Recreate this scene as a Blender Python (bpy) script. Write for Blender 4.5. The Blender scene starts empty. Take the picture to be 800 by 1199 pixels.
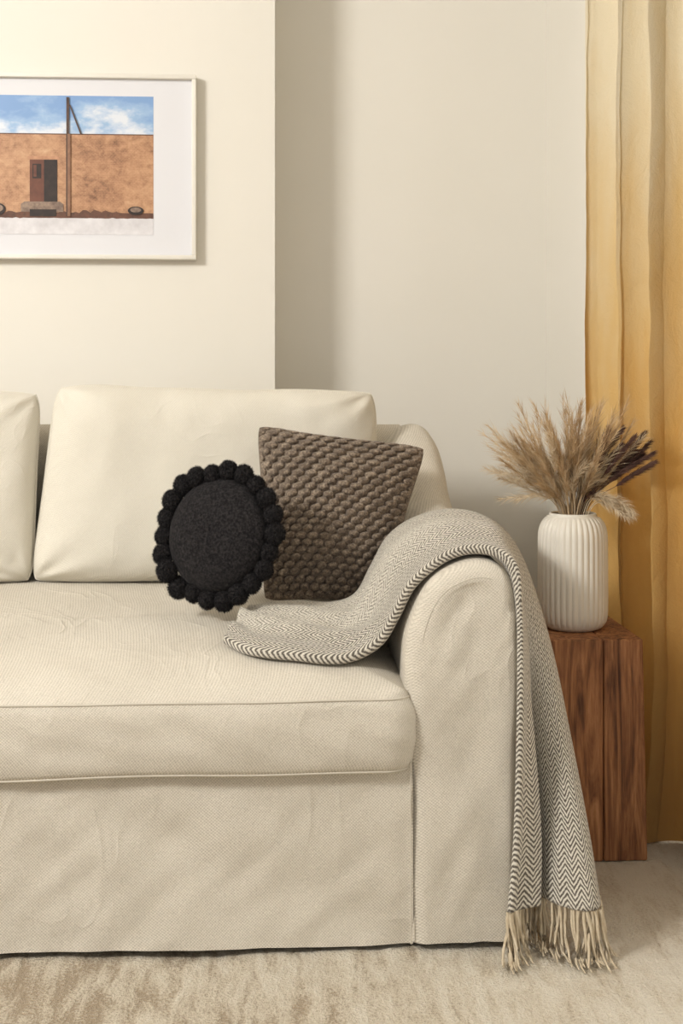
import bpy, bmesh, math, random
import numpy as np
from mathutils import Vector, noise as mn
random.seed(7)
rng = np.random.default_rng(7)
scene = bpy.context.scene
scene.view_settings.view_transform = 'Standard'

# ------------------------------------------------------------ helpers
def lin(c):
    out = []
    for v in c:
        v /= 255.0
        out.append(v/12.92 if v <= 0.04045 else ((v+0.055)/1.055)**2.4)
    return (*out, 1.0)

def new_mat(name):
    m = bpy.data.materials.new(name); m.use_nodes = True
    nt = m.node_tree
    return m, nt, nt.nodes['Principled BSDF']

def mth(nt, op, a, b=None, clamp=False):
    n = nt.nodes.new('ShaderNodeMath'); n.operation = op; n.use_clamp = clamp
    for i, v in enumerate((a, b)):
        if v is None: continue
        if isinstance(v, (int, float)): n.inputs[i].default_value = v
        else: nt.links.new(v, n.inputs[i])
    return n.outputs[0]

def mixc(nt, fac, a, b):
    n = nt.nodes.new('ShaderNodeMix'); n.data_type = 'RGBA'
    if isinstance(fac, (int, float)): n.inputs[0].default_value = fac
    else: nt.links.new(fac, n.inputs[0])
    for i, v in ((6, a), (7, b)):
        if isinstance(v, tuple): n.inputs[i].default_value = v
        else: nt.links.new(v, n.inputs[i])
    return n.outputs[2]

def coords(nt, scale=(1, 1, 1), kind='Object'):
    tc = nt.nodes.new('ShaderNodeTexCoord'); mp = nt.nodes.new('ShaderNodeMapping')
    mp.inputs['Scale'].default_value = scale
    nt.links.new(tc.outputs[kind], mp.inputs['Vector'])
    return mp.outputs[0]

def ntex(nt, vec, scale, detail=4, rough=0.55, dist=0.0):
    n = nt.nodes.new('ShaderNodeTexNoise')
    n.inputs['Scale'].default_value = scale; n.inputs['Detail'].default_value = detail
    n.inputs['Roughness'].default_value = rough; n.inputs['Distortion'].default_value = dist
    nt.links.new(vec, n.inputs['Vector'])
    return n.outputs['Fac']

def ramp(nt, fac, stops):
    n = nt.nodes.new('ShaderNodeValToRGB')
    e = n.color_ramp.elements
    e[0].position, e[0].color = stops[0]
    e[1].position, e[1].color = stops[-1]
    for p, c in stops[1:-1]:
        x = e.new(p); x.color = c
    nt.links.new(fac, n.inputs[0])
    return n.outputs[0]

def bump(nt, bsdf, h, strength, dist):
    b = nt.nodes.new('ShaderNodeBump')
    b.inputs['Strength'].default_value = strength; b.inputs['Distance'].default_value = dist
    nt.links.new(h, b.inputs['Height']); nt.links.new(b.outputs[0], bsdf.inputs['Normal'])

def simple(name, c1, c2=None, rough=0.8, nscale=8, bscale=None, bstr=0.2, bdist=0.002, stretch=(1,1,1), sheen=0):
    m, nt, b = new_mat(name)
    v = coords(nt, stretch)
    c2 = c2 or c1
    f = ntex(nt, v, nscale)
    col = ramp(nt, f, [(0.3, lin(c1)), (0.7, lin(c2))])
    nt.links.new(col, b.inputs['Base Color'])
    b.inputs['Roughness'].default_value = rough
    if sheen: b.inputs['Sheen Weight'].default_value = sheen
    if bscale: bump(nt, b, ntex(nt, v, bscale), bstr, bdist)
    return m

def empty(name, loc=(0, 0, 0)):
    e = bpy.data.objects.new(name, None); scene.collection.objects.link(e)
    e.location = loc; e.empty_display_size = 0.1
    return e

def mesh_obj(name, verts, faces, mat, parent=None, smooth=True, uvs=None):
    me = bpy.data.meshes.new(name)
    me.from_pydata([tuple(map(float, v)) for v in verts], [], [tuple(map(int, f)) for f in faces])
    if uvs is not None:
        ul = me.uv_layers.new(name='UVMap')
        for l in me.loops: ul.data[l.index].uv = uvs[l.vertex_index]
    me.validate(); me.update()
    if smooth: me.polygons.foreach_set('use_smooth', [True]*len(me.polygons))
    me.materials.append(mat)
    o = bpy.data.objects.new(name, me); scene.collection.objects.link(o)
    if parent:
        o.parent = parent
        o.location = -Vector(parent.location)
    return o

def fixn(o):
    bm = bmesh.new(); bm.from_mesh(o.data)
    bmesh.ops.recalc_face_normals(bm, faces=bm.faces); bm.to_mesh(o.data); bm.free()

def box(name, lo, hi, mat, parent=None, bev=0.0, seg=2):
    bm = bmesh.new(); bmesh.ops.create_cube(bm, size=1)
    for v in bm.verts:
        v.co = Vector([lo[i] + (v.co[i]+0.5)*(hi[i]-lo[i]) for i in range(3)])
    if bev: bmesh.ops.bevel(bm, geom=bm.edges[:], offset=bev, segments=seg, profile=0.5, affect='EDGES')
    me = bpy.data.meshes.new(name); bm.to_mesh(me); bm.free()
    me.materials.append(mat)
    if bev: me.polygons.foreach_set('use_smooth', [True]*len(me.polygons))
    o = bpy.data.objects.new(name, me); scene.collection.objects.link(o)
    if parent:
        o.parent = parent; o.location = -Vector(parent.location)
    return o

def gridfaces(nu, nv, off=0, flip=False):
    F = []
    for i in range(nu-1):
        for j in range(nv-1):
            a = off+i*nv+j; b = off+(i+1)*nv+j
            F.append((a, b, b+1, a+1) if not flip else (a, a+1, b+1, b))
    return F

def catmull(P, M):
    P = np.array(P, float); n = len(P)
    ext = np.vstack([2*P[0]-P[1], P, 2*P[-1]-P[-2]])
    out = []
    for k in range(M):
        s = k/(M-1)*(n-1); i = min(int(s), n-2); t = s-i
        p0, p1, p2, p3 = ext[i], ext[i+1], ext[i+2], ext[i+3]
        out.append(0.5*((2*p1)+(-p0+p2)*t+(2*p0-5*p1+4*p2-p3)*t*t+(-p0+3*p1-3*p2+p3)*t**3))
    return np.array(out)

def tube_data(pts, r, ns=8, closed=False):
    pts = [Vector(p) for p in pts]; n = len(pts); V = []; F = []
    rs = r if hasattr(r, '__len__') else [r]*n
    for i, p in enumerate(pts):
        a = pts[(i-1) % n] if closed else pts[max(i-1, 0)]
        b = pts[(i+1) % n] if closed else pts[min(i+1, n-1)]
        t = (b-a).normalized()
        ref = Vector((0, 0, 1)) if abs(t.z) < 0.9 else Vector((0, 1, 0))
        x = t.cross(ref).normalized(); y = t.cross(x).normalized()
        for k in range(ns):
            an = 2*math.pi*k/ns
            V.append(p+(x*math.cos(an)+y*math.sin(an))*rs[i])
    for i in range(n if closed else n-1):
        for k in range(ns):
            a = i*ns+k; b = i*ns+(k+1) % ns; c = ((i+1) % n)*ns
            F.append((a, b, c+(k+1) % ns, c+k))
    return V, F

def merge(parts):
    V = []; F = []
    for v, f in parts:
        o = len(V); V += list(v); F += [tuple(i+o for i in q) for q in f]
    return V, F

def N3(x, y, z): return mn.noise(Vector((x, y, z)))
def sstep(a, b, x):
    t = min(1, max(0, (x-a)/(b-a))); return t*t*(3-2*t)

# ------------------------------------------------------------ materials
m_wall = simple('wall_paint', (226, 222, 212), (229, 225, 216), 0.85, 1.5, 220, 0.08, 0.001)
m_ceil = simple('ceiling_paint', (240, 239, 236), None, 0.9)
m_trim = simple('trim_paint', (232, 229, 222), None, 0.5)
m_floor = simple('floor_boards', (166, 144, 116), (180, 158, 130), 0.5, 6, stretch=(8, 1, 1))

def fabric(name, c1, c2, cell=560, amp=0.35, wrb=1.0, ridge=1.0):
    m, nt, b = new_mat(name)
    v = coords(nt)
    sp = nt.nodes.new('ShaderNodeSeparateXYZ'); nt.links.new(v, sp.inputs[0])
    s1 = mth(nt, 'SINE', mth(nt, 'MULTIPLY', mth(nt, 'ADD', sp.outputs[0], mth(nt, 'MULTIPLY', sp.outputs[1], .9)), cell*2))
    s2 = mth(nt, 'SINE', mth(nt, 'MULTIPLY', mth(nt, 'ADD', sp.outputs[2], mth(nt, 'MULTIPLY', sp.outputs[1], .7)), cell*2))
    w = mth(nt, 'MULTIPLY', s1, s2)
    sc = ntex(nt, v, 380, 2)
    big = ntex(nt, v, 3.5, 3)
    h = mth(nt, 'ADD', mth(nt, 'MULTIPLY', w, 0.35), sc)
    f = mth(nt, 'ADD', mth(nt, 'MULTIPLY', w, amp*0.55), mth(nt, 'ADD', mth(nt, 'MULTIPLY', sc, amp*1.5), mth(nt, 'MULTIPLY', big, 0.25)))
    col = ramp(nt, f, [(0.05, lin(c1)), (0.62, lin(c2))])
    nt.links.new(col, b.inputs['Base Color'])
    b.inputs['Roughness'].default_value = 1.0
    b.inputs['Specular IOR Level'].default_value = 0.05
    b.inputs['Sheen Weight'].default_value = 0.1
    wr = ntex(nt, v, 6, 2, 0.45, .8)
    rn = ntex(nt, coords(nt, (1, 1, .75)), 4.2, 2, .5, 1.6)
    rid = mth(nt, 'POWER', mth(nt, 'SUBTRACT', 1.0, mth(nt, 'ABSOLUTE', mth(nt, 'SUBTRACT', mth(nt, 'MULTIPLY', rn, 2), 1))), 14)
    msk = ntex(nt, v, 3.1, 1)
    rid = mth(nt, 'MULTIPLY', rid, mth(nt, 'MULTIPLY', mth(nt, 'SUBTRACT', msk, .42), 5, True))
    hh = mth(nt, 'ADD', mth(nt, 'MULTIPLY', h, 0.11), mth(nt, 'ADD', mth(nt, 'MULTIPLY', wr, wrb), mth(nt, 'MULTIPLY', rid, .30*ridge)))
    bump(nt, b, hh, 0.5, 0.012)
    return m
m_sofa = fabric('sofa_cotton_weave', (170, 162, 147), (226, 219, 206))
m_cush = fabric('cushion_cotton', (206, 200, 187), (231, 226, 213), amp=0.25, wrb=.9, ridge=.8)
m_pipe = simple('sofa_seam_tape', (194, 187, 173), (204, 197, 183), 1.0)

# ------------------------------------------------------------ room
Z0 = -0.012
CH = 2.7
box('floor', (-2.8, -0.6, Z0-0.05), (1.3, 3.6, Z0), m_floor)
box('ceiling', (-2.8, -0.6, CH), (1.3, 3.6, CH+0.05), m_ceil)
wb = empty('wall_back')
box('chimney_breast', (-2.0, 3.25, Z0), (0.0075, 3.49, CH), m_wall, wb)
box('alcove_back', (-2.8, 3.47, Z0), (0.90, 3.57, CH), m_wall, wb)
wr_ = empty('wall_right')
box('return_pier', (0.773, 3.02, Z0), (1.30, 3.47, CH), m_wall, wr_)
box('below_window', (1.2, -0.6, Z0), (1.3, 3.02, 0.3), m_wall, wr_)
box('above_window', (1.2, -0.6, 2.4), (1.3, 3.02, CH), m_wall, wr_)
box('window_side', (1.2, -0.6, 0.3), (1.3, 1.6, 2.4), m_wall, wr_)
w1 = empty('window_1')
for nm, lo, hi in (('frame_bottom', (1.22, 1.6, .3), (1.27, 3.02, .35)), ('frame_top', (1.22, 1.6, 2.35), (1.27, 3.02, 2.4)),
                   ('frame_side_a', (1.22, 1.6, .3), (1.27, 1.65, 2.4)), ('frame_side_b', (1.22, 2.97, .3), (1.27, 3.02, 2.4)),
                   ('mullion', (1.22, 2.30, .3), (1.27, 2.34, 2.4)), ('rail', (1.22, 1.6, 1.35), (1.27, 3.02, 1.39))):
    box(nm, lo, hi, m_trim, w1)
box('wall_left', (-2.9, -0.6, Z0), (-2.8, 3.57, CH), m_wall)
box('baseboard_back', (-2.0, 3.236, Z0), (0.0075, 3.25, .1), m_trim, bev=.003)
box('baseboard_alcove', (0.0075, 3.456, Z0), (0.773, 3.47, .1), m_trim, bev=.003)

# rug
def build_rug():
    m, nt, b = new_mat('wool_rug')
    v = coords(nt, (1, 0.22, 1)); v2 = coords(nt)
    f = ntex(nt, v, 34, 5, 0.65, 0.5); g = ntex(nt, v2, 2.2, 3)
    hpile = ntex(nt, v2, 200, 3, 0.7)
    sp = nt.nodes.new('ShaderNodeSeparateXYZ'); nt.links.new(v2, sp.inputs[0])
    band = mth(nt, 'MULTIPLY', mth(nt, 'SUBTRACT', sp.outputs[0], .08), .20)
    fac = mth(nt, 'ADD', mth(nt, 'MULTIPLY', f, 0.85), mth(nt, 'MULTIPLY', g, 0.35))
    fac = mth(nt, 'ADD', mth(nt, 'ADD', fac, band), mth(nt, 'MULTIPLY', mth(nt, 'SUBTRACT', hpile, 0.5), 0.6))
    col = ramp(nt, fac, [(0.42, lin((170, 150, 122))), (0.57, lin((214, 201, 178))), (0.76, lin((232, 223, 205)))])
    nt.links.new(col, b.inputs['Base Color']); b.inputs['Roughness'].default_value = 1
    b.inputs['Sheen Weight'].default_value = 0.2
    bump(nt, b, mth(nt, 'ADD', mth(nt, 'MULTIPLY', f, 2.0), mth(nt, 'MULTIPLY', hpile, 2.0)), 0.8, 0.008)
    xs = np.linspace(-2.2, 1.1, 360); ys = np.linspace(1.2, 3.0, 240)
    V = []
    for x in xs:
        for y in ys:
            e = min(x+2.2, 1.1-x, y-1.2, 3.0-y)
            z = -0.0015 + 0.0028*N3(x*22, y*8, 0) + 0.0030*N3(x*60, y*40, 3)
            z = min(z, 0.0)
            if e < 0.001: z = Z0
            V.append((x, y, z))
    return mesh_obj('rug', V, gridfaces(len(xs), len(ys)), m)
build_rug()

# ------------------------------------------------------------ sofa
sofa = empty('sofa', (-0.54, 2.7, 0))
XL, XR = -1.32, 0.24        # inner faces of the arms

def seatz(x, y):
    d = max(0.0, min(y-2.178, 0.25-x, x+1.33))
    return 0.443 + 0.050*(1-math.exp(-d/0.06)) + 0.042*(y-2.18)/0.7 + 0.007*N3(x*4, y*5, 1) + .0035*N3(x*13+y*6, y*11, 1)

def seat_cushion():
    x0, x1, y0, y1, r = XL-0.008, XR+0.012, 2.178, 3.04, 0.055
    per = []
    def arc(cx, cy, a0, a1, n=10):
        for i in range(n+1):
            a = a0+(a1-a0)*i/n; per.append((cx+r*math.cos(a), cy+r*math.sin(a)))
    def line(a, b, n):
        for i in range(1, n): per.append((a[0]+(b[0]-a[0])*i/n, a[1]+(b[1]-a[1])*i/n))
    arc(x1-r, y0+r, -math.pi/2, 0); line((x1, y0+r), (x1, y1-r), 30)
    arc(x1-r, y1-r, 0, math.pi/2); line((x1-r, y1), (x0+r, y1), 110)
    arc(x0+r, y1-r, math.pi/2, math.pi); line((x0, y1-r), (x0, y0+r), 30)
    arc(x0+r, y0+r, math.pi, 1.5*math.pi); line((x0+r, y0), (x1-r, y0), 110)
    n = len(per); cx, cy = (x0+x1)/2, (y0+y1)/2
    hx, hy = (x1-x0)/2, (y1-y0)/2
    def inset(p, d):
        kx = max(0, 1-d/hy*1.0)
        mx = min(max(p[0], cx-(hx-hy)), cx+(hx-hy))
        return (mx+(p[0]-mx)*kx, cy+(p[1]-cy)*kx)
    V = []; F = []
    rings = []
    zb = lambda x: 0.315 + 0.007*N3(x*3, 0, 5)
    zt = lambda x: 0.443 + 0.004*N3(x*3.4, 4, 5)
    for d in (0.3, 0.1, 0.02, 0.006): rings.append([(*inset(p, d), zb(p[0])-0.0) for p in per])
    for k in range(0, 13):
        t = k/12; bul = 0.013*math.sin(math.pi*t)**0.7
        row = []
        for p in per:
            w = (0.009*N3(p[0]*5, p[1]*5, t*1.0)+.005*N3(p[0]*14+t*2, p[1]*9, t*3))*math.sin(math.pi*t)
            qq = inset(p, 0.002-bul-w)
            row.append((*qq, zb(p[0])+t*(zt(p[0])-zb(p[0]))))
        rings.append(row)
    for d in (0.004, 0.012, 0.025, 0.04, 0.06, 0.085, 0.11, 0.15, 0.2, 0.25, 0.3, 0.36, 0.42, hy-0.0005):
        rings.append([(*inset(p, d), seatz(*inset(p, d))+(zt(p[0])-.443)*math.exp(-d/.05)) for p in per])
    for R in rings: V += R
    for i in range(len(rings)-1):
        for k in range(n):
            a = i*n+k; b = i*n+(k+1) % n
            F.append((a, b, b+n, a+n))
    mesh_obj('seat_cushion', V, F, m_sofa, sofa)
    parts = []
    for fz in (zt, zb):
        parts.append(tube_data([(*inset(p, 0.0016), fz(p[0])+(.001 if fz is zb else 0)) for p in per], 0.0022, 6, True))
    V, F = merge(parts); mesh_obj('seat_seam', V, F, m_pipe, sofa)
seat_cushion()

SEC = [(.242, .012), (.241, .15), (.240, .30), (.236, .42), (.236, .50), (.243, .56), (.262, .615), (.292, .652), (.328, .673),
       (.366, .682), (.400, .677), (.425, .655), (.438, .62), (.441, .56), (.441, .40), (.439, .20), (.432, .012)]
def arm(side):
    S = catmull([(a, b, 0) for a, b in SEC], 90)[:, :2]
    T = np.gradient(S, axis=0); T /= np.linalg.norm(T, axis=1)[:, None]
    Nn = np.stack([T[:, 1], -T[:, 0]], 1)  # inward
    stations = [(2.198, .034), (2.199, .026), (2.202, .017), (2.207, .009), (2.215, .003), (2.226, 0)]
    stations += [(y, 0) for y in np.linspace(2.26, 3.10, 30)] + [(3.13, .006), (3.155, .02), (3.17, .04), (3.18, .065)]
    V = []
    kx = [2.2, 2.6, 2.78, 2.86, 2.92, 2.97, 3.02, 3.07, 3.2]; kz = [0, .012, .03, .060, .115, .168, .202, .216, .218]
    for y, ins in stations:
        A = np.interp(y, kx, kz); tx = np.interp(y, [2.2, 2.8, 3.1], [0, .008, .036])
        for (a, b), nn in zip(S, Nn):
            kk = 0.45 if (a > .40 and b < .6) else 1
            a2, b2 = a+nn[0]*ins*kk, b+nn[1]*ins*kk
            if b2 < 0.012: b2 = 0.012
            z = b2 + A*sstep(.40, .56, b2)
            f = max(0, (a2-.24)/.2)
            x = a2 - tx*f
            x += 0.006*N3(a*7, y*6, z*5) + .003*N3(a*20, y*14, z*12)
            wz = 0.006*N3(z*5+a*3, y*7, 8)
            yy = y + (-(0.014*max(0, (0.3-b)/0.3)) + .008*N3(x*9, 2, z*4) if y < 2.23 else 0)
            if side < 0: x = -1.08 - x
            V.append((x, yy, z+wz*(1 if z > .1 else 0)))
    n = len(S); F = gridfaces(len(stations), n)
    def cap(L, sgn):
        m = 18; h = n//2
        base = len(V)
        for k in range(h):
            a = Vector(V[L+k]); c = Vector(V[L+n-1-k])
            for j in range(m+1):
                t = j/m; p = a.lerp(c, t)
                p.y += sgn*(-.002+.009*N3(p.x*11+p.z*5, 1, p.z*6)+.006*N3(p.x*24-p.z*16, 5, p.z*10))*math.sin(math.pi*t)*min(1, (h-1-k)/6)
                V.append(p)
        for k in range(h-1):
            for j in range(m):
                q = base+k*(m+1)+j
                F.append((q, q+1, q+m+2, q+m+1))
    cap(0, -1)
    cap((len(stations)-1)*n, 1)
    nm = 'arm_right' if side > 0 else 'arm_left'
    o = mesh_obj(nm, V, F, m_sofa, sofa)
    bm = bmesh.new(); bm.from_mesh(o.data); bmesh.ops.remove_doubles(bm, verts=bm.verts, dist=1e-4)
    bmesh.ops.recalc_face_normals(bm, faces=bm.faces); bm.to_mesh(o.data); bm.free()
    pts = [Vector(V[1*n+i]) + Vector((0, 0.0003, 0)) for i in range(26, 58)]
    Vt, Ft = tube_data(pts, 0.0012, 6); mesh_obj(nm+'_seam', Vt, Ft, m_pipe, sofa)
arm(1); arm(-1)

def skirt():
    xs = np.linspace(XL-0.006, XR+0.010, 300); zs = np.linspace(0.008, 0.325, 50)
    V = []
    for x in xs:
        for z in zs:
            t = (0.325-z)/0.315
            y = 2.199 - 0.014*t + 0.014*N3(x*3.5, z*2, 0)*t + 0.010*N3(x*6+z*8, z*5, 4) + .0035*N3(x*16-z*14, z*12, 2)
            e = min(abs(x-XL), abs(x-XR))
            if e < 0.03: y += 0.004*(1-e/0.03)
            hem = (0.006*N3(x*2.6, 0, 9)+0.003)*max(0, 1-(z-.008)/.10)
            V.append((x, y, z+hem))
    mesh_obj('skirt_front', V, gridfaces(len(xs), len(zs)), m_sofa, sofa)
    Vt, Ft = tube_data([(XR+.0055, 2.1975-.013*(.32-z)/.31, z) for z in np.linspace(.012, .33, 20)], .0014, 6)
    mesh_obj('skirt_seam', Vt, Ft, m_pipe, sofa)
skirt()
m_dark = simple('sofa_underside', (60, 55, 48), None, 0.9)
box('seat_base', (XL-.01, 2.24, .03), (XR+.01, 3.1, .316), m_sofa, sofa, .01)
for i, (fx, fy) in enumerate(((-1.45, 2.3), (.36, 2.3), (-1.45, 3.08), (.36, 3.08))):
    box('foot_%d' % (i+1), (fx-.025, fy-.025, 0), (fx+.025, fy+.025, .05), m_dark, sofa, .004)

def back_frame():
    prof = [(3.05, .30), (3.05, .55), (3.045, .80), (3.055, .865), (3.085, .895), (3.125, .90), (3.165, .885), (3.19, .84), (3.20, .5), (3.20, .03)]
    P = catmull([(a, b, 0) for a, b in prof], 40)
    xs = np.linspace(XL-0.03, 0.32, 60)
    V = [(x, p[0]+0.003*N3(x*6, p[1]*6, 2), p[1]+0.003*N3(x*5, 1, 0)) for x in xs for p in P]
    o = mesh_obj('backrest', V, gridfaces(60, 40), m_sofa, sofa); fixn(o)
back_frame()

def quad_cushion(name, BL, BR, TR, TL, half, mat, parent, n=60, pw=4.0, ex=0.5, bow=0.03, sq=0.0, wr=0.004, seed=0, disp=None, sag=0.0, cw=1.0):
    BL, BR, TR, TL = map(Vector, (BL, BR, TR, TL))
    nrm = (BR-BL).cross(TL-BL).normalized()
    if nrm.y > 0: nrm = -nrm
    V = []; W = (BR-BL).length; H = (TL-BL).length
    us = [math.sin(math.pi/2*(2*i/(n-1)-1)*0.92)/math.sin(math.pi/2*0.92) for i in range(n)]
    for s in (1, -1):
        for u in us:
            for v in us:
                uu = u*(1-bow*(1-v*v)); vv = v*(1-bow*(1-u*u))
                if sq:
                    uu, vv = uu*(1-sq*v**8*abs(u)**3), vv*(1-sq*u**8*abs(v)**3)
                a, b = (uu+1)/2, (vv+1)/2
                p = BL*(1-a)*(1-b)+BR*a*(1-b)+TR*a*b+TL*(1-a)*b
                ff = max(0, (1-abs(u)**pw))*max(0, (1-abs(v)**pw))
                th = half*ff**ex*(1-sag*v)
                w = wr*(N3(p.x*6+seed, p.z*6, s*3)+.3*N3(p.x*15+seed, p.z*11, s*3))*min(1, ff*3)
                cd = (1-abs(u))+(1-abs(v))
                w += cw*wr*1.0*math.sin(math.atan2(1.05-abs(v), 1.05-abs(u))*12+seed)*math.exp(-cd*3.0)*min(1, ff*4)
                d = th+w
                if disp and s == 1: d += disp((u+1)/2*W*1.12, (v+1)/2*H)*min(1, ff*5+0.3)
                q = p+nrm*d*s
                q.z += .005*N3(p.x*6+seed, 7, p.z*4)
                V.append(q)
    F = gridfaces(n, n) + gridfaces(n, n, n*n, True)
    o = mesh_obj(name, V, F, mat, parent)
    bm = bmesh.new(); bm.from_mesh(o.data); bmesh.ops.remove_doubles(bm, verts=bm.verts, dist=1e-5)
    bmesh.ops.recalc_face_normals(bm, faces=bm.faces); bm.to_mesh(o.data); bm.free()
    per = [(0, j) for j in range(n)]+[(i, n-1) for i in range(1, n)]+[(n-1, j) for j in range(n-2, -1, -1)]+[(i, 0) for i in range(n-2, 0, -1)]
    return o, [V[i*n+j] for i, j in per]

for nm, c, sd in (('back_cushion_right', ((-.566, 2.945, .535), (.258, 2.945, .535), (.250, 3.0, .982), (-.515, 3.0, .998)), 1),
                  ('back_cushion_left', ((-1.325, 2.945, .535), (-.558, 2.945, .535), (-.550, 3.0, .985), (-1.31, 3.0, .985)), 4)):
    o, per = quad_cushion(nm, *c, 0.085, m_cush, sofa, n=80, pw=6, ex=.45, bow=.008, sq=.035, wr=.016, seed=sd, cw=.6)
    V, F = tube_data(per, 0.0028, 6, True); mesh_obj(nm+'_seam', V, F, m_cush, sofa)

# ------------------------------------------------------------ woven pillow
def knit(x, y):
    cw, ch = 0.0245, 0.0165
    x += .003*N3(x*16, y*16, 0); y += .003*N3(x*12, y*12, 5)
    r = math.floor(y/ch); best = 0
    for rr in (r-1, r, r+1):
        off = 0.5*cw*(rr % 2)
        c = math.floor((x-off)/cw)
        for cc in (c-1, c, c+1):
            cx = off+(cc+.5)*cw; cy = (rr+.5)*ch
            dx, dy = x-cx, y-cy
            a = .38
            X = dx*math.cos(a)+dy*math.sin(a); Y = -dx*math.sin(a)+dy*math.cos(a)
            q = (1-abs(X/0.0120)**2.3-abs(Y/0.0086)**2.3)
            if q > best: best = q
    return 0.0125*best**.5-0.006
m, nt, b = new_mat('brown_wool_knit')
v = coords(nt); f = ntex(nt, v, 200, 4, .7); g = ntex(nt, v, 60, 3, .6)
col = ramp(nt, mth(nt, 'ADD', mth(nt, 'MULTIPLY', f, .65), mth(nt, 'MULTIPLY', g, .35)), [(.36, lin((78, 66, 56))), (.5, lin((118, 103, 88))), (.64, lin((172, 156, 137)))])
nt.links.new(col, b.inputs['Base Color']); b.inputs['Roughness'].default_value = 1; b.inputs['Sheen Weight'].default_value = .15
bump(nt, b, f, .8, .003)
m_knit = m
quad_cushion('woven_throw_pillow', (-.020, 2.70, .528), (.240, 2.685, .522), (.353, 2.80, .858), (-.037, 2.83, .912), 0.066, m_knit, None,
             n=290, pw=2.4, ex=.6, bow=.04, sq=.045, wr=.009, disp=knit, cw=.5)

# ------------------------------------------------------------ round pom pom pillow
def round_pillow():
    par = empty('round_pom_pom_pillow', (-.110, 2.552, .692))
    m, nt, b = new_mat('charcoal_wool')
    v = coords(nt); f = ntex(nt, v, 190, 4, .7); g = ntex(nt, v, 60, 2)
    col = ramp(nt, f, [(.4, lin((21, 20, 22))), (.75, lin((56, 53, 53)))])
    nt.links.new(col, b.inputs['Base Color']); b.inputs['Roughness'].default_value = 1; b.inputs['Sheen Weight'].default_value = .03
    b.inputs['Specular IOR Level'].default_value = .15
    bump(nt, b, mth(nt, 'ADD', f, g), .6, .003)
    R = .113; V = []; F = []; nr, na = 34, 128
    for s in (1, -1):
        for i in range(nr+1):
            r = math.sin(math.pi/2*i/nr)
            for k in range(na):
                a = 2*math.pi*k/na
                t = .048*(max(0, 1-r**2.6))**.6
                t += .003*math.sin(a*15+2*N3(math.cos(a)*2, math.sin(a)*2, 0))*math.exp(-(1-r)*6)*(1-r**6) - .004*math.exp(-(r/.07)**2)
                t += .0012*math.sin(a*7+1)*math.exp(-((r-.25)/.15)**2)
                V.append((R*r*math.cos(a), -s*t, R*r*math.sin(a)))
    for s in range(2):
        o = s*(nr+1)*na
        for i in range(nr):
            for k in range(na):
                a = o+i*na+k; b2 = o+i*na+(k+1) % na
                F.append((a, b2, b2+na, a+na))
    body = mesh_obj('cover', V, F, m); fixn(body)
    body.parent = par; body.location = (0, 0, 0)
    bm = bmesh.new(); bmesh.ops.create_icosphere(bm, subdivisions=4, radius=.0198)
    for vv in bm.verts:
        d = vv.co.normalized(); vv.co += d*(.0026*N3(*(d*5))+.0018*N3(*(d*14)))
    for i in range(1400):
        d = Vector(rng.normal(size=3)).normalized(); t = d.orthogonal().normalized()
        t = (t*math.cos(i)+d.cross(t)*math.sin(i))
        L = .0226+.0028*rng.random()
        dd = (d+Vector(rng.normal(size=3))*.14).normalized()
        a = bm.verts.new(d*.018+t*.0008); c = bm.verts.new(d*.018-t*.0008); e = bm.verts.new(dd*L)
        bm.faces.new((a, c, e))
    pm = bpy.data.meshes.new('pom'); bm.to_mesh(pm); bm.free(); pm.materials.append(m)
    n = 22
    for k in range(n):
        a = 2*math.pi*k/n+.05
        o = bpy.data.objects.new('pom_%02d' % (k+1), pm); scene.collection.objects.link(o)
        o.parent = par
        rr = .1265+.003*rng.normal()
        o.location = (rr*math.cos(a), .004*rng.normal(), rr*math.sin(a))
        o.rotation_euler = rng.random(3)*6; sc = .96+.16*rng.random(); o.scale = (sc, sc, sc)
    par.rotation_euler = (math.radians(-13), 0, math.radians(-20))
    par.scale = (.95, 1, 1.04)
round_pillow()

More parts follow.
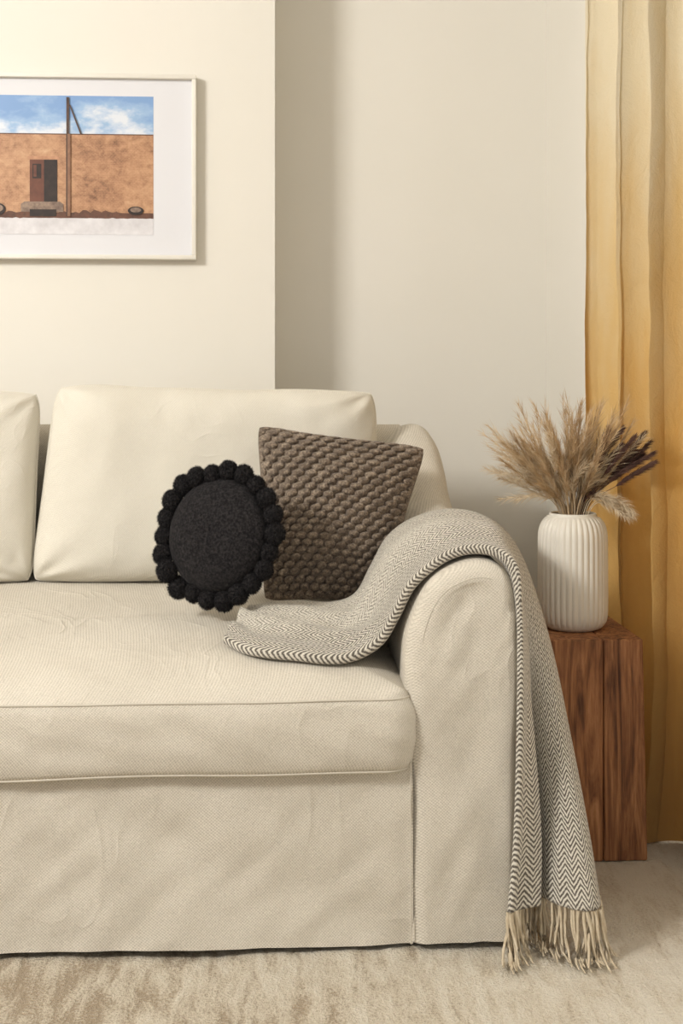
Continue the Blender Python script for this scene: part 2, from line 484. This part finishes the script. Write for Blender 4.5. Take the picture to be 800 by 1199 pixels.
# ------------------------------------------------------------ throw blanket
def blanket():
    par = empty('throw_blanket', (.25, 2.4, .5))
    s = seatz
    F_ = [(-.088, 2.37, s(-.088, 2.37)+.010), (-.035, 2.305, s(-.035, 2.305)+.010), (.05, 2.275, s(.05, 2.275)+.010), (.13, 2.27, s(.13, 2.27)+.012),
          (.195, 2.275, .522), (.228, 2.27, .572), (.258, 2.26, .631), (.308, 2.25, .678), (.36, 2.240, .696), (.405, 2.228, .692),
          (.430, 2.210, .665), (.437, 2.195, .60), (.437, 2.183, .50), (.434, 2.172, .35), (.428, 2.160, .20), (.415, 2.140, .085)]
    B_ = [(-.04, 2.575, s(-.04, 2.575)+.012), (0, 2.59, s(0, 2.59)+.018), (.06, 2.60, s(.06, 2.6)+.018), (.13, 2.60, s(.13, 2.6)+.020),
          (.185, 2.61, .553), (.222, 2.64, .61), (.258, 2.67, .665), (.31, 2.69, .70), (.372, 2.69, .715), (.435, 2.66, .710),
          (.474, 2.60, .69), (.502, 2.50, .64), (.530, 2.39, .5), (.552, 2.31, .337), (.569, 2.25, .2), (.579, 2.20, .085)]
    nc = 13; M = 260; K = 90
    ctrl = []
    L = len(F_)
    for i, (f, bk) in enumerate(zip(F_, B_)):
        f, bk = Vector(f), Vector(bk); row = []
        i0, i1 = max(0, i-1), min(L-1, i+1)
        tan = (Vector(F_[i1])-Vector(F_[i0])+Vector(B_[i1])-Vector(B_[i0])).normalized()
        wv = (bk-f).normalized(); nn = tan.cross(wv).normalized()
        if i <= 9 and nn.z < 0: nn = -nn
        if i > 9 and nn.x < 0: nn = -nn
        for j in range(nc):
            v = j/(nc-1); p = f.lerp(bk, v)
            if i <= 4: p.z = max(s(p.x, p.y)+.010, p.z)
            lift = .011 if i <= 10 else .006
            if i <= 4:
                lift += .022*math.sin(v*8.5+i*.9)**2*math.sin(math.pi*v)
            elif i <= 9:
                lift += .010*math.sin(v*math.pi)+.014*math.sin(v*9+i*.6)*math.sin(v*math.pi)
            else:
                t = (i-9)/6
                p.y += .065*t*math.sin(v*math.pi*2.0) + .02*math.sin(v*math.pi)*t
                p.x += .020*t*math.sin(v*math.pi*3)*.6
            row.append(tuple(p+nn*lift))
        e0 = Vector(row[0])
        hang = i > 10
        dn = .017 if not hang else .008
        fold = [e0+wv*.060-nn*dn*.9, e0+wv*.028-nn*dn, e0-wv*.001-nn*dn*.75, e0-wv*.006-nn*dn*.3]
        row = [tuple(p) for p in fold]+row
        ctrl.append(row)
    nc += 4
    C = np.array(ctrl)
    A = np.stack([catmull(C[:, j], M) for j in range(nc)], 1)
    G = np.stack([catmull(A[i], K) for i in range(M)], 0)
    mid = G[:, K//2]; u = np.concatenate([[0], np.cumsum(np.linalg.norm(np.diff(mid, axis=0), axis=1))])
    arc = np.linalg.norm(np.diff(G[M//2], axis=0), axis=1); vv = np.concatenate([[0], np.cumsum(arc)])
    V = []; uvs = []
    for i in range(M):
        for j in range(K):
            p = G[i, j].copy()
            if i < 175: p[2] += .003*N3(p[0]*14, p[1]*14, p[2]*8)
            V.append(p); uvs.append((u[i], vv[j]))
    m, nt, b = new_mat('herringbone_wool')
    uvn = nt.nodes.new('ShaderNodeUVMap'); sp = nt.nodes.new('ShaderNodeSeparateXYZ'); nt.links.new(uvn.outputs[0], sp.inputs[0])
    col_w = .0185
    tri = mth(nt, 'ABSOLUTE', mth(nt, 'SUBTRACT', mth(nt, 'FRACT', mth(nt, 'DIVIDE', sp.outputs[1], col_w*2)), .5))
    nj = ntex(nt, coords(nt), 90, 2)
    ph = mth(nt, 'ADD', mth(nt, 'DIVIDE', sp.outputs[0], .0092), mth(nt, 'MULTIPLY', tri, 3.8))
    ph = mth(nt, 'ADD', ph, mth(nt, 'MULTIPLY', nj, .6))
    st = mth(nt, 'SINE', mth(nt, 'MULTIPLY', ph, 2*math.pi))
    nv = ntex(nt, coords(nt), 350, 3)
    painted_lit = mth(nt, 'MULTIPLY', mth(nt, 'MULTIPLY', mth(nt, 'SUBTRACT', sp.outputs[1], .13), 8, True),
               mth(nt, 'MULTIPLY', mth(nt, 'SUBTRACT', .72, sp.outputs[0]), 5, True))  # paler, weaker weave over seat and arm: light and view angle painted in
    amp = mth(nt, 'SUBTRACT', .72, mth(nt, 'MULTIPLY', painted_lit, .42))
    off = mth(nt, 'ADD', .48, mth(nt, 'MULTIPLY', painted_lit, .17))
    fac = mth(nt, 'ADD', mth(nt, 'ADD', mth(nt, 'MULTIPLY', st, amp), off), mth(nt, 'MULTIPLY', mth(nt, 'SUBTRACT', nv, .5), 2.2), True)
    c = mixc(nt, fac, lin((90, 83, 74)), lin((212, 206, 193)))
    nt.links.new(c, b.inputs['Base Color']); b.inputs['Roughness'].default_value = 1; b.inputs['Sheen Weight'].default_value = .2
    bump(nt, b, mth(nt, 'ADD', st, nv), .3, .002)
    o = mesh_obj('woven_cloth', V, gridfaces(M, K), m, par, uvs=uvs)
    sd = o.modifiers.new('thick', 'SOLIDIFY'); sd.thickness = .006; sd.offset = 0
    mf = simple('fringe_yarn', (186, 170, 144), (212, 199, 175), 1, 60)
    parts = []
    end = G[-1]; j_start = 12
    for k in range(40):
        j = j_start+k/39*(K-1-j_start); j0 = int(j); p = Vector(end[j0]) if j0 >= K-1 else Vector(end[j0]).lerp(Vector(end[j0+1]), j-j0)
        for side in range(2):
            ang = rng.normal()*.010; fy = -.015-.030*rng.random()
            q = p+Vector((rng.normal()*.003, rng.normal()*.003, 0))
            Ln = .085+.03*rng.random()
            pts = []
            for t in np.linspace(0, 1, 8):
                z = q.z-Ln*t
                extra = max(0, .006-z); z = max(z, .006+.003*side)
                pts.append((q.x+ang*t*1.2+.0015*math.sin(t*9+k), q.y+fy*t*t-extra*.7, z))
            parts.append(tube_data(pts, [.0024, .0028, .0026, .0024, .0024, .0024, .0020, .0010], 6))
    V, F = merge(parts); mesh_obj('fringe', V, F, mf, par)
blanket()

# ------------------------------------------------------------ wooden block side table
def table():
    par = empty('wooden_side_table', (.63, 2.72, 0))
    m, nt, b = new_mat('reclaimed_wood')
    v = coords(nt, (1, 1, .10)); w = coords(nt, (1, 1, .06))
    f = ntex(nt, v, 30, 6, .6, 2.2); g = ntex(nt, w, 190, 3, .6); h = ntex(nt, v, 9, 2)
    fac = mth(nt, 'ADD', mth(nt, 'MULTIPLY', f, .55), mth(nt, 'ADD', mth(nt, 'MULTIPLY', g, .25), mth(nt, 'MULTIPLY', h, .25)))
    col = ramp(nt, fac, [(.38, lin((80, 50, 33))), (.49, lin((138, 92, 60))), (.57, lin((170, 118, 78))), (.68, lin((202, 152, 108)))])
    nt.links.new(col, b.inputs['Base Color']); b.inputs['Roughness'].default_value = .7
    bump(nt, b, mth(nt, 'ADD', f, mth(nt, 'MULTIPLY', g, .5)), .7, .006)
    for nm, x0, x1 in (('beam_a', .478, .6935), ('beam_b', .6950, .778)):
        o = box(nm, (x0, 2.57, 0), (x1, 2.87, .465), m, par, .004, 3)
        for vtx in o.data.vertices:
            z = vtx.co.z
            vtx.co.x += .010*(1-z/.465)*(1 if nm == 'beam_b' and vtx.co.x > .74 else 0)
table()

# ------------------------------------------------------------ vase
VX, VY, VZ = .66, 2.700, .465
def vase():
    m, nt, b = new_mat('cream_ceramic')
    b.inputs['Base Color'].default_value = lin((228, 223, 211)); b.inputs['Roughness'].default_value = .5
    nv = ntex(nt, coords(nt), 90, 3); bump(nt, b, nv, .08, .002)
    prof = [(.0, .0, 0), (.045, 0, 0), (.058, .002, 0), (.068, .010, .3), (.0745, .024, 1), (.0765, .05, 1), (.0765, .12, 1), (.0762, .19, 1), (.0745, .214, 1), (.069, .231, 1),
            (.060, .242, .6), (.053, .247, .1), (.051, .252, 0), (.0475, .253, 0), (.046, .248, 0), (.055, .235, 0), (.068, .2, 0), (.070, .05, 0), (.06, .012, 0), (0, .012, 0)]
    P = catmull(prof, 130); na = 384; V = []; F = []
    for r, z, fl in P:
        r = max(0.0002, r)
        for k in range(na):
            a = 2*math.pi*k/na
            c = abs(math.cos(a*18)) ** .8
            rr = r-(.0030*(1-c))*max(0, min(1, fl))
            V.append((rr*math.cos(a), rr*math.sin(a), z))
    for i in range(len(P)-1):
        for k in range(na):
            a = i*na+k; b2 = i*na+(k+1) % na
            F.append((a, b2, b2+na, a+na))
    o = mesh_obj('fluted_vase', V, F, m); o.location = (VX, VY, VZ)
vase()

# ------------------------------------------------------------ dried grasses
def bouquet():
    par = empty('dried_grass_bouquet', (VX, VY, VZ+.02))
    m1 = simple('straw_grass', (178, 146, 106), (226, 202, 164), .9, 40)
    m2 = simple('pale_grass', (202, 180, 146), (232, 216, 188), .9, 40)
    m3 = simple('dark_plume', (80, 56, 48), (126, 94, 82), .9, 50)
    def plume(phi, az, L, t0, hair, nh, spread, parts, droop=0.0, stemr=.0011, dense=1):
        base = Vector((VX+.020*math.sin(phi)*-.5+rng.normal()*.010, VY+rng.normal()*.010, VZ+.03))
        mouth = Vector((VX+.028*math.sin(phi)*1.2, VY+.02*math.sin(az), VZ+.25))
        d = Vector((math.sin(phi), math.sin(az), math.cos(phi))).normalized()
        bend = Vector((rng.normal()*.008, rng.normal()*.006, .010))
        P = [base, mouth, mouth+d*L*.5+bend, mouth+d*L+Vector((0, 0, -droop))]
        C = [Vector(p) for p in catmull([tuple(p) for p in P], 30)]
        parts.append(tube_data(C, [stemr*(1-.5*i/29) for i in range(30)], 5))
        V = []; Fc = []
        for h in range(nh):
            t = t0+(1-t0)*rng.random()
            s = t*28.9; i = int(s); p = C[i].lerp(C[i+1], s-i); tan = (C[i+1]-C[i]).normalized()
            rv = Vector(rng.normal(size=3)); rv = (rv-tan*rv.dot(tan)).normalized()
            env = math.sin(math.pi*min(1, max(.12, (t-t0)/(1-t0)*.85+.12)))**.6
            ln = hair*(.6+.7*rng.random())*(.35+.65*env)
            dr = (tan+rv*spread*(.5+rng.random())).normalized()
            mid = p+dr*ln*.5; tip = p+(dr+tan*.15+Vector((0, 0, -.18))).normalized()*ln
            sd = dr.cross(Vector(rng.normal(size=3))).normalized()*(.00045*dense)
            o = len(V); V += [p-sd, p+sd, mid+sd*.8, mid-sd*.8, tip]
            Fc += [(o, o+1, o+2, o+3), (o+3, o+2, o+4)]
        parts.append((V, Fc))
    A = []
    for k in range(90):
        phi = math.radians(-46+74*(k+.5)/90+rng.normal()*5)
        plume(phi, rng.normal()*.26-.12, .12+.160*rng.random()-.02*abs(phi), .44, .044, 110, .34, A)
    V, F = merge(A); mesh_obj('straw_plumes', V, F, m1, par)
    A = []
    for k in range(32):
        phi = math.radians(-62+92*(k+.5)/32+rng.normal()*5)
        plume(phi, -.2+rng.normal()*.22, .11+.14*rng.random(), .5, .036, 120, .55, A, droop=.035*rng.random())
    for phi, L, dr in ((60, .115, .045), (68, .108, .035), (50, .105, .06), (74, .10, .03), (40, .09, .03)):
        plume(math.radians(phi), -.55, L, .5, .028, 240, .9, A, droop=dr)
    V, F = merge(A); mesh_obj('pale_plumes', V, F, m2, par)
    A = []
    for phi, L in ((28, .240), (33, .25), (38, .240), (43, .228), (36, .20), (22, .24), (14, .23), (48, .212), (26, .20), (41, .205)):
        plume(math.radians(phi), -.36+rng.normal()*.06, L*.90, .64, .026, 650, .30, A, dense=1.5)
    for phi, L in ((20, .10), (8, .12), (30, .12), (-5, .1), (26, .07), (15, .08), (35, .10)):
        plume(math.radians(phi), -.25, L, .3, .03, 90, .3, A)
    V, F = merge(A); mesh_obj('dark_plumes', V, F, m3, par)
bouquet()

# ------------------------------------------------------------ curtain
def curtain():
    m, nt, b = new_mat('ochre_linen')
    v = coords(nt); sp = nt.nodes.new('ShaderNodeSeparateXYZ'); nt.links.new(v, sp.inputs[0])
    f = ntex(nt, coords(nt, (4, 4, .7)), 5, 3, .5, .3)
    fac = mth(nt, 'ADD', mth(nt, 'DIVIDE', sp.outputs[2], 2.3), mth(nt, 'MULTIPLY', mth(nt, 'SUBTRACT', f, .5), .4))
    col = ramp(nt, fac, [(.04, lin((186, 146, 86))), (.34, lin((214, 176, 108))), (.52, lin((216, 190, 140))), (.78, lin((220, 209, 184)))])  # cloth colour with window glow painted in: gold low down, beige higher up
    nt.links.new(col, b.inputs['Base Color']); b.inputs['Roughness'].default_value = .95; b.inputs['Sheen Weight'].default_value = .1
    fine = ntex(nt, coords(nt), 260, 3, .7); cr = ntex(nt, coords(nt, (1, 1, .8)), 20, 4, .6, .8)
    bump(nt, b, mth(nt, 'ADD', mth(nt, 'MULTIPLY', fine, .2), cr), .55, .010)
    tr = nt.nodes.new('ShaderNodeBsdfTranslucent'); nt.links.new(col, tr.inputs[0])
    mx = nt.nodes.new('ShaderNodeMixShader'); mx.inputs[0].default_value = .26
    nt.links.new(b.outputs[0], mx.inputs[1]); nt.links.new(tr.outputs[0], mx.inputs[2])
    nt.links.new(mx.outputs[0], nt.nodes['Material Output'].inputs[0])
    A = Vector((.778, 2.985, 0)); B = Vector((1.07, 2.16, 0)); d = (B-A); L = d.length; d.normalize()
    nr = Vector((-abs(d.y), -abs(d.x), 0)).normalized()
    nu, nz = 560, 110; V = []
    for i in range(nu):
        t = i/(nu-1); s = t*L
        for j in range(nz):
            z = .004+(2.60-.004)*j/(nz-1)
            ph = 2*math.pi*(s-.105)/.142 - math.pi/2 + .6*N3(s*3, z*.8, 0) + .3*N3(s*3, z*2.5, 9)
            amp = .045*(1+.35*N3(s*4, z*.7, 7))
            sn = math.sin(ph)
            off = amp*(math.copysign(abs(sn)**.85, sn)+.22*math.sin(2.3*ph+.8+z*.5)) + .007*N3(s*18, z*4, 2) + .004*N3(s*30, z*5, 6) + .004*N3(s*16, z*12, 1)
            off *= min(1, .15+s/.06)
            flare = .03*math.exp(-z/.12)*(.5+.5*math.sin(s*23))
            p = A+d*(s+.030*math.cos(ph)*min(1, s/.05)) + nr*(off+flare+.010+.006*math.exp(-s/.02))
            V.append((p.x, p.y, z))
    mesh_obj('curtain', V, gridfaces(nu, nz), m)
    rod = empty('curtain_rod', (.92, 2.6, 2.62))
    mr = simple('rod_metal', (120, 95, 60), None, .4)
    V, F = tube_data([A+Vector((0.03, 0, 2.62)), B+Vector((0.03, 0, 2.62))+d*.6], .012, 12)
    mesh_obj('pole', V, F, mr, rod)
curtain()

# ------------------------------------------------------------ framed picture
def picture():
    par = empty('framed_picture', (-.575, 3.24, 1.56))
    X = lambda px: -.1955-(231-px)*.00225
    Zp = lambda py: 1-(py-450)/454.0
    m_fr = simple('frame_white_wood', (224, 220, 210), (232, 228, 219), .5, 10)
    m_mat = simple('mat_board', (220, 220, 224), None, .7)
    x0, x1, z0, z1 = X(-112), X(231), Zp(304), Zp(88)
    w = .011; yb, yf = 3.249, 3.218
    box('frame_top', (x0, yf, z1-w), (x1, yb, z1), m_fr, par, .0015)
    box('frame_bottom', (x0, yf, z0), (x1, yb, z0+w), m_fr, par, .0015)
    box('frame_left', (x0, yf, z0+w), (x0+w, yb, z1-w), m_fr, par, .0015)
    box('frame_right', (x1-w, yf, z0+w), (x1, yb, z1-w), m_fr, par, .0015)
    box('mat_board', (x0+w, 3.232, z0+w), (x1-w, 3.248, z1-w), m_mat, par)
    lay = [3.2318]
    def poly(name, pts, mat):
        lay[0] -= .0002
        V = [(X(a), lay[0], Zp(c)) for a, c in pts]
        mesh_obj(name, V, [tuple(range(len(V)))], mat, par, smooth=False)
    def rect(name, a, c, b_, d_, mat): poly(name, [(a, d_), (b_, d_), (b_, c), (a, c)], mat)
    m, nt, b = new_mat('print_sky')
    f = ntex(nt, coords(nt, (1, 1, 1.8)), 9, 5, .6)
    sp = nt.nodes.new('ShaderNodeSeparateXYZ'); nt.links.new(coords(nt), sp.inputs[0])
    hz = mth(nt, 'MULTIPLY', mth(nt, 'SUBTRACT', 1.715, sp.outputs[2]), 3.0)
    nt.links.new(ramp(nt, mth(nt, 'ADD', f, hz), [(.45, lin((124, 158, 204))), (.6, lin((152, 181, 214))), (.74, lin((216, 221, 230)))]), b.inputs['Base Color'])
    b.inputs['Roughness'].default_value = .5
    rect('print_sky', -66, 113, 182, 160, m)
    m, nt, b = new_mat('print_adobe')
    f = ntex(nt, coords(nt, (1, 1, 1.3)), 34, 8, .75, .3); g = ntex(nt, coords(nt), 7, 3)
    br_ = nt.nodes.new('ShaderNodeTexBrick'); br_.inputs['Scale'].default_value = 60
    mp = nt.nodes.new('ShaderNodeMapping'); mp.inputs['Rotation'].default_value = (math.pi/2, 0, 0)
    nt.links.new(coords(nt), mp.inputs[0]); nt.links.new(mp.outputs[0], br_.inputs[0])
    ff = mth(nt, 'ADD', mth(nt, 'MULTIPLY', f, .65), mth(nt, 'MULTIPLY', g, .35))
    ff = mth(nt, 'ADD', ff, mth(nt, 'MULTIPLY', br_.outputs['Fac'], -.05))
    nt.links.new(ramp(nt, ff, [(.34, lin((108, 74, 52))), (.45, lin((164, 120, 88))), (.55, lin((188, 144, 108))), (.7, lin((206, 170, 136)))]), b.inputs['Base Color'])
    pts = [(-66, 256), (182, 256)]
    for i in range(50):
        a = 182-248*i/49; pts.append((a, 158+1.2*N3(a*.13, 0, 0)))
    poly('print_building', pts, m)
    dk = simple('print_dark', (34, 24, 20), (52, 38, 32), .6, 60)
    br = simple('print_door', (92, 54, 42), (114, 70, 52), .6, 60)
    lt = simple('print_lintel', (192, 146, 114), (168, 120, 90), .6, 60)
    gd = simple('print_ground', (200, 197, 200), (224, 222, 225), .6, 30)
    gy = simple('print_stone', (106, 86, 76), (154, 132, 114), .6, 80)
    rf = simple('print_roofline', (110, 72, 54), (82, 54, 42), .6, 80)
    rect('print_roofline', -66, 157.4, 182, 158.6, rf)
    pts = [(-66, 275), (182, 275)]+[(182-248*i/39, 255+1.5*N3(i*.6, 2, 0)) for i in range(40)]
    poly('print_ground', pts, gd)
    pts = [(-66, 256)]+[(-66+248*i/59, 256+1.0*N3(i*.8, 5, 0)) for i in range(60)]+[(182-248*i/59, 250-6*abs(N3(i*.35, 8, 1))) for i in range(60)]
    poly('print_base_shadow', pts, rf)
    rect('print_lintel', 40, 184, 75, 188, lt)
    rect('print_door_leaf', 42, 188, 59, 239, br)
    rect('print_doorway', 58, 188, 73, 239, dk)
    rect('print_door_panel', 45, 193, 55, 210, dk)
    rect('print_door_glass', 46.2, 194.5, 49.6, 208, br)
    poly('print_bench', [(32, 249), (80, 249), (80, 240), (76, 237), (36, 237), (32, 240)], gy)
    rect('print_bench_gap', 42, 246, 72, 254, dk)
    for cx, cy, rx, ry in ((6, 246, 9, 7), (-40, 246, 9, 6), (162, 247, 9, 5)):
        poly('print_rock', [(cx+rx*math.cos(-a), cy+ry*math.sin(-a)) for a in np.linspace(0, 2*math.pi, 20)[:-1]], dk)
        poly('print_rock_top', [(cx+rx*.7*math.cos(-a), cy-1+ry*.6*math.sin(-a)) for a in np.linspace(0, 2*math.pi, 20)[:-1]], gy)
    rect('print_small_window', -30, 195, -12, 215, dk)
    po = simple('print_pole', (64, 46, 38), (90, 66, 54), .6, 60)
    pl = simple('print_pole_light', (150, 112, 86), (120, 84, 64), .6, 60)
    rect('print_pole', 83.4, 115, 86.6, 160, po)
    rect('print_pole_lower', 83.6, 158, 88, 254, pl)
    rect('print_pole_edge', 83.2, 158, 84.6, 254, po)
    poly('print_strut', [(99, 158), (101, 158), (88, 124), (86.5, 124)], po)
picture()

# ------------------------------------------------------------ lights
w = bpy.data.worlds.new('world'); scene.world = w; w.use_nodes = True
bg = w.node_tree.nodes['Background']; bg.inputs[0].default_value = (1.0, .985, .96, 1); bg.inputs[1].default_value = .60
def area(name, loc, target, size, power, col, sy=None):
    l = bpy.data.lights.new(name, 'AREA'); l.energy = power; l.color = col; l.size = size
    if sy: l.shape = 'RECTANGLE'; l.size_y = sy
    o = bpy.data.objects.new(name, l); scene.collection.objects.link(o)
    o.location = loc; o.rotation_euler = (Vector(target)-Vector(loc)).to_track_quat('-Z', 'Y').to_euler()
area('studio_key_light', (-2.35, .55, 2.5), (0.3, 3.0, .8), .7, 106, (1, .975, .935))
area('window_daylight', (1.6, 2.3, 1.6), (0.9, 2.5, 1.2), 1.2, 24, (1, .95, .86), 2.0)

# ------------------------------------------------------------ camera
cd = bpy.data.cameras.new('camera'); cam = bpy.data.objects.new('camera', cd); scene.collection.objects.link(cam)
cam.location = (0, 0, 1.0); cam.rotation_euler = (math.radians(90), 0, math.radians(-3.2))
cd.sensor_fit = 'VERTICAL'; cd.sensor_height = 36; cd.sensor_width = 24
cd.lens = 1456/1199*36; cd.shift_y = -149.5/1199; cd.clip_start = .05
scene.camera = cam
